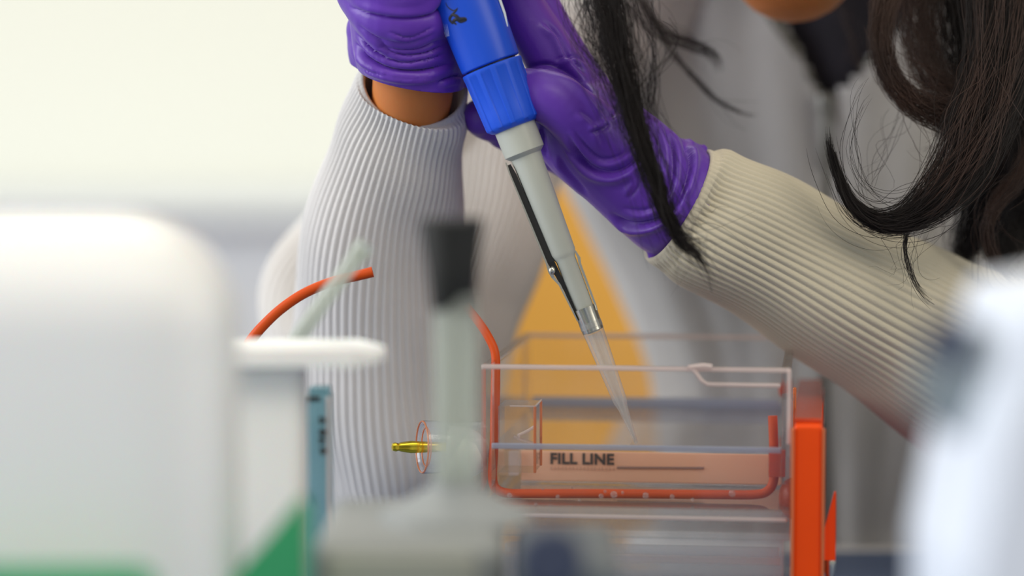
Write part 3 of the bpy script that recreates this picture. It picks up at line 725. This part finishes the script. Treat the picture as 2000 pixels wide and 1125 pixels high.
# ------------------------------------------------------------------ hair
def lock(name, path, n, mtl, spread=1.0, wisp=.12, rad=.00007, seed=0, step=6, fray=2.0, tip=.16):
    rs = np.random.RandomState(seed); c = catmull(path, step); N = len(c)
    pts = [P(q_[0], q_[1], q_[2]) for q_ in c]; rr = [R(max(q_[3], .5), q_[2]) for q_ in c]; fr = frames(pts)
    cu = bpy.data.curves.new(name, 'CURVE'); cu.dimensions = '3D'; cu.bevel_depth = 1.0; cu.bevel_resolution = 0; cu.use_fill_caps = False
    K = max(4, n//28); ct = rs.rand(K)*6.28; cr = np.sqrt(rs.rand(K))*spread*.85; ctip = rs.rand(K)*.25
    for s in range(n):
        wild = rs.rand() < wisp; ki = rs.randint(K)
        jx, jy = rs.randn(2)*.16; bx = math.cos(ct[ki])*cr[ki]+jx; by = math.sin(ct[ki])*cr[ki]+jy
        th0 = math.atan2(by, bx); ra = math.hypot(bx, by)
        a = int(N*rs.rand()*.12) if not wild else int(N*rs.rand()*.5)
        b = int(N*(1-abs(rs.randn())*tip*.6-ctip[ki]*tip*2))
        b = max(b, a+8); b = min(b, N); a = min(a, b-6)
        tw = math.sin(ct[ki]*7)*1.0+rs.randn()*.15; k1, k2 = rs.rand()*6.28, rs.rand()*6.28; am = (.12+.25*rs.rand())*(3.0 if wild else 1)
        drift = rs.randn(2)*(fray if wild else .35)
        sp = cu.splines.new('POLY'); sp.points.add(b-a-1); r0 = rad*(.6+.7*rs.rand())
        for j in range(a, b):
            s_ = j/(N-1); t, u, v = fr[j]; R_ = rr[j]
            th_ = th0+tw*s_*1.5; e = (s_-a/N)**2
            ox = math.cos(th_)*ra + am*math.sin(s_*9+k1)*.5 + drift[0]*e*1.6
            oy = math.sin(th_)*ra + am*math.sin(s_*11+k2) + drift[1]*e*1.6
            R2 = R_ + (.0012 if wild else 0)
            p = pts[j] + u*(ox*R2*.7) + v*(oy*R2)
            tail = min(1, (b-j)/6)
            sp.points[j-a].co = (*p, 1); sp.points[j-a].radius = r0*(.3+.7*tail)
    cu.materials.append(mtl)
    o = bpy.data.objects.new(name, cu); C.objects.link(o)
    dg = bpy.context.evaluated_depsgraph_get(); dg.update()
    me = bpy.data.meshes.new_from_object(o.evaluated_get(dg)); bpy.data.objects.remove(o)
    me.materials.clear()
    return finish(name, me, mtl, person)
hd = M['hair']; hb = M['hair_br']
lock('hair_lock', [(1290, -520, .88, 90), (1215, -260, .86, 80), (1175, -60, .846, 52), (1188, 40, .842, 46), (1204, 120, .840, 38), (1228, 210, .838, 27), (1256, 300, .837, 22), (1280, 370, .837, 19), (1302, 430, .837, 14), (1330, 475, .838, 12), (1362, 505, .838, 15), (1400, 570, .838, 18)], 520, hd, seed=1, wisp=.16, tip=.26)
lock('hair_lock', [(1280, -300, .87, 60), (1245, -40, .85, 60), (1262, 80, .842, 42), (1266, 160, .84, 26), (1262, 230, .84, 22), (1275, 320, .84, 26)], 36, hd, seed=2, wisp=.4, rad=.00007, fray=1.2)
lock('hair_lock', [(1180, -300, .86, 80), (1125, -40, .85, 40), (1140, 60, .845, 36), (1170, 130, .842, 22), (1205, 230, .84, 18), (1250, 360, .84, 20)], 50, hd, seed=22, wisp=.3, rad=.00007, fray=1.2)
# soft wisps behind
lock('hair_lock', [(1200, -120, .93, 40), (1240, 0, .93, 28), (1290, 60, .935, 18), (1350, 85, .935, 14), (1392, 108, .935, 12), (1405, 150, .935, 14)], 60, hd, seed=3, wisp=.15)
lock('hair_lock', [(1230, -60, .94, 30), (1290, 60, .94, 14), (1330, 120, .94, 9), (1390, 185, .94, 7), (1440, 215, .94, 6), (1490, 230, .94, 8)], 26, hd, seed=4, wisp=.15)
# right side: big curl sweeping to the left
lock('hair_lock', [(1900, -500, .93, 120), (1960, -200, .91, 110), (1962, 0, .895, 80), (1945, 140, .885, 62), (1915, 240, .878, 58), (1880, 320, .874, 52), (1830, 385, .87, 40), (1775, 425, .868, 26), (1720, 434, .867, 17), (1670, 405, .866, 12), (1640, 350, .866, 8), (1622, 290, .866, 7), (1617, 240, .866, 6)], 800, hd, seed=5, wisp=.06, step=7, tip=.2)
lock('hair_lock', [(1900, -500, .92, 120), (1955, -200, .90, 110), (1950, 0, .885, 80), (1930, 140, .876, 64), (1898, 240, .869, 60), (1866, 315, .866, 52), (1815, 380, .864, 38), (1768, 418, .863, 22)], 110, hb, seed=25, wisp=.1, tip=.3)
lock('hair_lock', [(1770, -200, .92, 60), (1735, -20, .90, 30), (1722, 70, .895, 24), (1742, 150, .892, 24), (1790, 200, .89, 28), (1850, 225, .89, 34), (1900, 260, .888, 40), (1905, 330, .886, 40)], 400, hb, seed=6, wisp=.08)
lock('hair_lock', [(1830, -200, .93, 70), (1800, -20, .915, 50), (1800, 80, .91, 42), (1825, 150, .905, 36), (1870, 200, .90, 40), (1915, 270, .90, 50), (1900, 380, .90, 40)], 400, hb, seed=7, wisp=.1)
lock('hair_lock', [(1900, -200, .94, 100), (1870, -20, .93, 70), (1880, 100, .92, 60), (1915, 200, .915, 60), (1935, 320, .915, 55), (1910, 430, .915, 40), (1885, 500, .915, 22), (1920, 535, .915, 14)], 700, hd, seed=8, wisp=.06)
lock('hair_lock', [(2040, -300, .95, 150), (2010, -60, .94, 95), (1995, 60, .93, 85), (1990, 200, .93, 75), (2010, 330, .93, 80), (1985, 430, .93, 50), (1950, 500, .925, 30), (1925, 530, .925, 16)], 900, hd, seed=9, wisp=.05)
lock('hair_lock', [(2050, 250, .90, 40), (2000, 345, .895, 26), (1955, 395, .893, 20), (1934, 440, .892, 16), (1940, 490, .892, 14), (1965, 530, .892, 12), (2000, 565, .892, 12)], 120, hb, seed=10, wisp=.15)
lock('hair_lock', [(1790, 405, .868, 16), (1776, 435, .867, 8), (1768, 480, .867, 5), (1776, 525, .867, 5), (1800, 570, .867, 7), (1840, 605, .867, 12)], 34, hd, seed=11, wisp=.3, fray=5)
lock('hair_lock', [(1880, 250, .872, 30), (1840, 360, .87, 30), (1760, 400, .869, 30), (1690, 370, .868, 30), (1655, 290, .868, 28), (1675, 200, .868, 24), (1720, 140, .868, 20)], 12, hd, seed=12, wisp=.1, rad=.00006, fray=.8)
lock('hair_lock', [(1780, 180, .90, 16), (1750, 260, .89, 20), (1715, 330, .88, 20), (1690, 380, .875, 10)], 10, hd, seed=31, wisp=.2, rad=.00006)
lock('hair_lock', [(1850, 420, .868, 40), (1780, 520, .867, 40), (1720, 560, .867, 12)], 6, hd, seed=32, wisp=.2, rad=.00006)
lock('hair_lock', [(1290, 400, .838, 12), (1325, 460, .838, 18), (1358, 500, .838, 26), (1390, 540, .838, 36)], 60, hd, seed=33, wisp=.35, rad=.00006, tip=.5, fray=3)
lock('hair_lock', [(1355, 490, .838, 8), (1378, 525, .838, 6), (1394, 580, .838, 4)], 5, hd, seed=34, wisp=.1, rad=.00006)
lock('hair_lock', [(1640, -60, .98, 30), (1670, 60, .97, 16), (1680, 110, .97, 12), (1700, 160, .97, 12)], 24, hb, seed=13, wisp=.3, rad=.00008)
# hair over the crown of the head
hv, hf = ball(P(1580, -640, 1.0), R(460, 1.0), (1.0, 1.05, 1.12), 48)
cap = mesh('hair_cap', hv, hf)
bm = bmesh.new(); bm.from_mesh(cap)
cut_p = P(1575, -620, .955)
bmesh.ops.bisect_plane(bm, geom=bm.verts[:]+bm.edges[:]+bm.faces[:], plane_co=cut_p, plane_no=(FWD*-1+UP*-.75).normalized(), clear_outer=True)
bm.to_mesh(cap); bm.free()
hc = finish('hair_cap', cap, hd, person); sd = hc.modifiers.new('thick', 'SOLIDIFY'); sd.thickness = .006

# ------------------------------------------------------------------ loose orange tube (left)
tb = tube('rubber_tube', pd([(728, 531, .862, 10.5), (700, 538, .862, 10.2), (650, 550, .862, 10), (600, 570, .862, 10), (560, 595, .862, 10), (525, 625, .862, 10), (490, 665, .862, 10.5), (455, 725, .862, 10.5), (430, 800, .862, 10.5), (415, 900, .862, 10.5), (410, 1050, .862, 10.5), (410, 1215, .862, 10.5)], 8), M['rubber'], None, seg=24)
tag(tb, 'bent orange rubber tube arching up behind the white lidded box', 'rubber tube')

# ------------------------------------------------------------------ white box with flat lid
dB = .765
wb = empty('white_box', P(500, 1300, dB), 'white plastic box with thin overhanging lid beside the teal vial', 'box')
def gbox(name, x0, x1, ya, yb_, d0, d1, m, par, bev=.002, smooth=False):
    """upright block: picture extents of its near face at distance d0, running back to d1; yb_ None = down to the bench"""
    a0 = P(x0, ya, d0); b0 = P(x1, ya, d0); z0 = 0.0 if yb_ is None else P(x0, yb_, d0).z
    return box(name, ((a0.x+b0.x)/2, (a0.y + a0.y+(d1-d0))/2, (a0.z+z0)/2), (b0.x-a0.x, d1-d0, a0.z-z0), m, par, bev=bev, smooth=smooth)
gbox('body', 375, 590, 712, None, .750, .772, M['whitep'], wb, .003)
# lid: thin plate narrowing to the right
lz = P(600, 712, .75).z
bm = bmesh.new()
o_ = [(250, .742), (700, .742), (745, .748), (757, .757), (757, .764), (745, .772), (700, .776), (250, .776)]
for zz_, k in ((lz, 0), (lz+.0055, 1)):
    pass
lo = [bm.verts.new(Vector((P(x, 700, dB).x, P(1000, 700, d).y, lz+(.0010 if x > 700 else 0)))) for x, d in o_]
hi = [bm.verts.new(Vector((P(x-3, 700, dB).x, P(1000, 700, d).y, lz+(.0038 if x > 700 else .0052)))) for x, d in o_]
bm.faces.new(lo[::-1]); bm.faces.new(hi)
for i in range(len(o_)): bm.faces.new((lo[i], lo[(i+1) % len(o_)], hi[(i+1) % len(o_)], hi[i]))
finish('lid', bm_mesh('lid', bm), M['whitep'], wb, smooth=False)

# large white rounded jug, far left, close to the camera
jd = .615
jug = empty('white_canister', P(200, 1400, jd), 'large white rounded canister at the left, strongly out of focus', 'canister')
def rounded_body(name, x0, x1, ya, d, depth, rtop, m, par, zbot=0.0):
    """upright rounded body: superellipse sections with a domed shoulder"""
    cx = (P(x0, ya, d).x + P(x1, ya, d).x)/2; hw = (P(x1, ya, d).x - P(x0, ya, d).x)/2; zt_ = P(x0, ya, d).z; cy = P(1000, ya, d).y + depth/2
    vs, fs = [], []; seg = 64; prof = [(zbot, .94), (zbot+.003, 1.0)]
    prof += [(zbot+.003+(zt_-rtop-zbot-.003)*t, 1.0) for t in (.33, .66, 1)]
    for k in range(1, 10):
        a = math.pi/2*k/9; prof.append((zt_-rtop+rtop*math.sin(a), 1-(1-math.cos(a))*rtop/hw*.98))
    for z, s in prof:
        for k in range(seg):
            a = 2*math.pi*k/seg; c_, s_ = math.cos(a), math.sin(a)
            ex = 2/4.0
            x = math.copysign(abs(c_)**ex, c_)*hw; y = math.copysign(abs(s_)**ex, s_)*depth/2
            off = hw*(1-s)
            x = math.copysign(max(abs(x)-off*abs(c_)**ex, 0), x); y = math.copysign(max(abs(y)-off*abs(s_)**ex, 0), y)
            vs.append((cx+x, cy+y, z))
    n = len(prof)
    for i in range(n-1):
        for k in range(seg):
            k2 = (k+1) % seg; fs.append((i*seg+k, i*seg+k2, (i+1)*seg+k2, (i+1)*seg+k))
    fs.append(tuple(range(seg))[::-1]); fs.append(tuple((n-1)*seg+k for k in range(seg)))
    return finish(name, mesh(name, vs, fs), m, par)
rounded_body('body', -260, 432, 420, jd, .06, .030, M['whitep'], jug)

# green rack (lower left)
rk = empty('tube_rack', P(400, 1300, .70), 'green plastic tube rack at lower left below the white box', 'rack')
gx = lambda px, d: P(px, 900, d).x
def quad_prism(name, pts, d0, d1, m, par):
    bm = bmesh.new(); f = [bm.verts.new(P(x, y, d0)) for x, y in pts]; b = [bm.verts.new(P(x, y, d0)+Vector((0, d1-d0, 0))) for x, y in pts]; n = len(pts)
    bm.faces.new(f); bm.faces.new(b[::-1])
    for i in range(n): bm.faces.new((f[i], f[(i+1) % n], b[(i+1) % n], b[i]))
    bmesh.ops.bevel(bm, geom=bm.edges[:], offset=.0008, segments=2, affect='EDGES')
    return finish(name, bm_mesh(name, bm), m, par, smooth=False)
quad_prism('end_plate', [(585, 975), (600, 985), (600, 1590), (445, 1590), (445, 1140), (520, 1055)], .640, .647, M['green'], rk)
quad_prism('front_rail', [(-250, 1112), (270, 1112), (300, 1130), (300, 1180), (-250, 1180)], .600, .606, M['green'], rk)
quad_prism('base_plate', [(-250, 1560), (640, 1560), (640, 1595), (-250, 1595)], .595, .607, M['green'], rk)
for x in (-200, 20, 240):
    quad_prism('upright', [(x, 1150), (x+35, 1150), (x+35, 1570), (x, 1570)], .600, .606, M['green'], rk)
quad_prism('side_link', [(480, 1575), (640, 1575), (640, 1600), (480, 1600)], .607, .642, M['green'], rk)

# teal vial
tv = empty('teal_vial', P(622, 1260, .80), 'slim teal-tinted plastic vial with dark marks right of the white box', 'vial')
gbox('body', 598, 646, 770, None, .800, .812, M['teal'], tv, .0012)
gbox('cap', 602, 644, 757, 771, .801, .811, M['teal'], tv, .001)
for (x, y, r) in ((628, 822, 5), (629, 846, 6), (628, 862, 4.5), (630, 882, 5.5)):
    tube('dark_mark', pd([(x-5, y-5, .7985, r*.7), (x+3, y-2, .7985, r), (x-3, y+5, .7985, r*.8)], 4), M['dark'], tv, seg=8)
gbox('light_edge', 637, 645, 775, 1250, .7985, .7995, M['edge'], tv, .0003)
gbox('dark_rim', 600, 625, 774, 784, .7992, .8002, M['dark'], tv, .0003)

# glass stirring rod leaning behind the box
rd = tube('stirring_rod', pd([(715, 478, .775, 20), (700, 496, .776, 20), (690, 510, .777, 17), (620, 605, .785, 17), (560, 690, .792, 17), (420, 880, .808, 17), (200, 1180, .835, 17)], 5), M['rod'], None, seg=20)
tag(rd, 'pale translucent stirring rod leaning up behind the white lidded box', 'rod')

# stand with black knob
stn = empty('post_stand', P(890, 1300, .71), 'grey instrument base with clear post and black knob before the tank', 'stand')
gbox('base', 610, 985, 1062, None, .665, .745, M['base'], stn, .004)
gbox('front_panel', 640, 930, 1085, 1400, .6635, .666, M['beige'], stn, .001)
gbox('side_panel', 1000, 1215, 1098, None, .640, .70, M['dgrey'], stn, .004)
pb = P(890, 1010, .705); zt_ = P(610, 1062, .665).z
pbase = Vector((pb.x, pb.y, zt_))
lathe('boss', pbase, pbase+Vector((0, 0, 1)), [(0, .021), (.002, .020), (.005, .014), (.009, .0072), (.011, .0068)], M['mgrey'], stn, seg=40)
ztop = P(890, 600, .705).z; zk = P(890, 425, .705).z
lathe('post', pbase, pbase+Vector((0, 0, 1)), [(.008, .0062), (ztop-zt_+.004, .0062)], M['rod'], stn, seg=32)
kb = Vector((pb.x-.0005, pb.y, ztop))
lathe('knob', kb, kb+Vector((-.02, 0, 1)), [(-.001, .0052), (0, .0060), ((zk-ztop)*.5, .0073), ((zk-ztop)*.97, .0088), (zk-ztop, .0080)], M['black'], stn, seg=32)
lathe('side_knob', P(1075, 1095, .642), P(1075, 1095, .60), [(0, .0065), (.020, .0065), (.024, .0082), (.040, .0082), (.042, .007)], M['navy'], stn, seg=32)

# pale instrument at the right edge, very near
pi_ = empty('pale_instrument', P(2100, 1500, .50), 'pale grey instrument at the lower right edge, strongly out of focus', 'instrument')
quad_prism('housing', [(1960, 850), (1995, 740), (2040, 600), (2400, 540), (2400, 2100), (1915, 2100), (1900, 1150)], .50, .58, M['pgrey'], pi_)
lathe('arm', P(1800, 690, .545), P(2100, 860, .545), [(0, .004), (.003, .010), (.012, .0125), (.035, .0125)], clear('grey_haze_plastic', (.8, .83, .83, 1), 1.3, .3, haze=.62, haze_col=rgb(150, 158, 160)), pi_, seg=32)
lathe('dial', P(1855, 665, .524), P(1855, 665, .534), [(0, .0046), (.002, .0054), (.010, .0054)], M['navy'], pi_, seg=24)

# orange chair behind, seen between arm and side
ch = empty('orange_chair', P(1500, 900, 1.5)*1.0, 'plain orange chair seen in the gap between right arm and body', 'chair')
ch.location.z = ZB
dC = 1.42
cx = P(1500, 600, dC).x; cy = P(1500, 600, dC).y
vs, fs = [], []; nx, ny = 24, 24
for j in range(ny+1):
    for i in range(nx+1):
        u = i/nx*2-1; v = j/ny
        wdt = .21*(1-.25*max(0, v-.6)**1.5*2)
        vs.append((cx+u*wdt, cy-.03*(1-u*u)*-1, -.35+v*.62+.0*u))
for j in range(ny):
    for i in range(nx):
        a = j*(nx+1)+i; fs.append((a, a+1, a+nx+2, a+nx+1))
bk = finish('backrest', mesh('backrest', vs, fs), M['chair'], ch); sd = bk.modifiers.new('t', 'SOLIDIFY'); sd.thickness = .012
box('seat', (cx, cy+.21, -.38), (.42, .42, .04), M['chair'], ch, bev=.012, smooth=True)
for sx in (-1, 1):
    for sy in (.03, .38):
        lathe('leg', Vector((cx+sx*.17, cy+sy, -.39)), Vector((cx+sx*.19, cy+sy, ZB)), [(0, .011), (-(ZB+.39)*1.0, .011)], M['steel'], ch, seg=16)
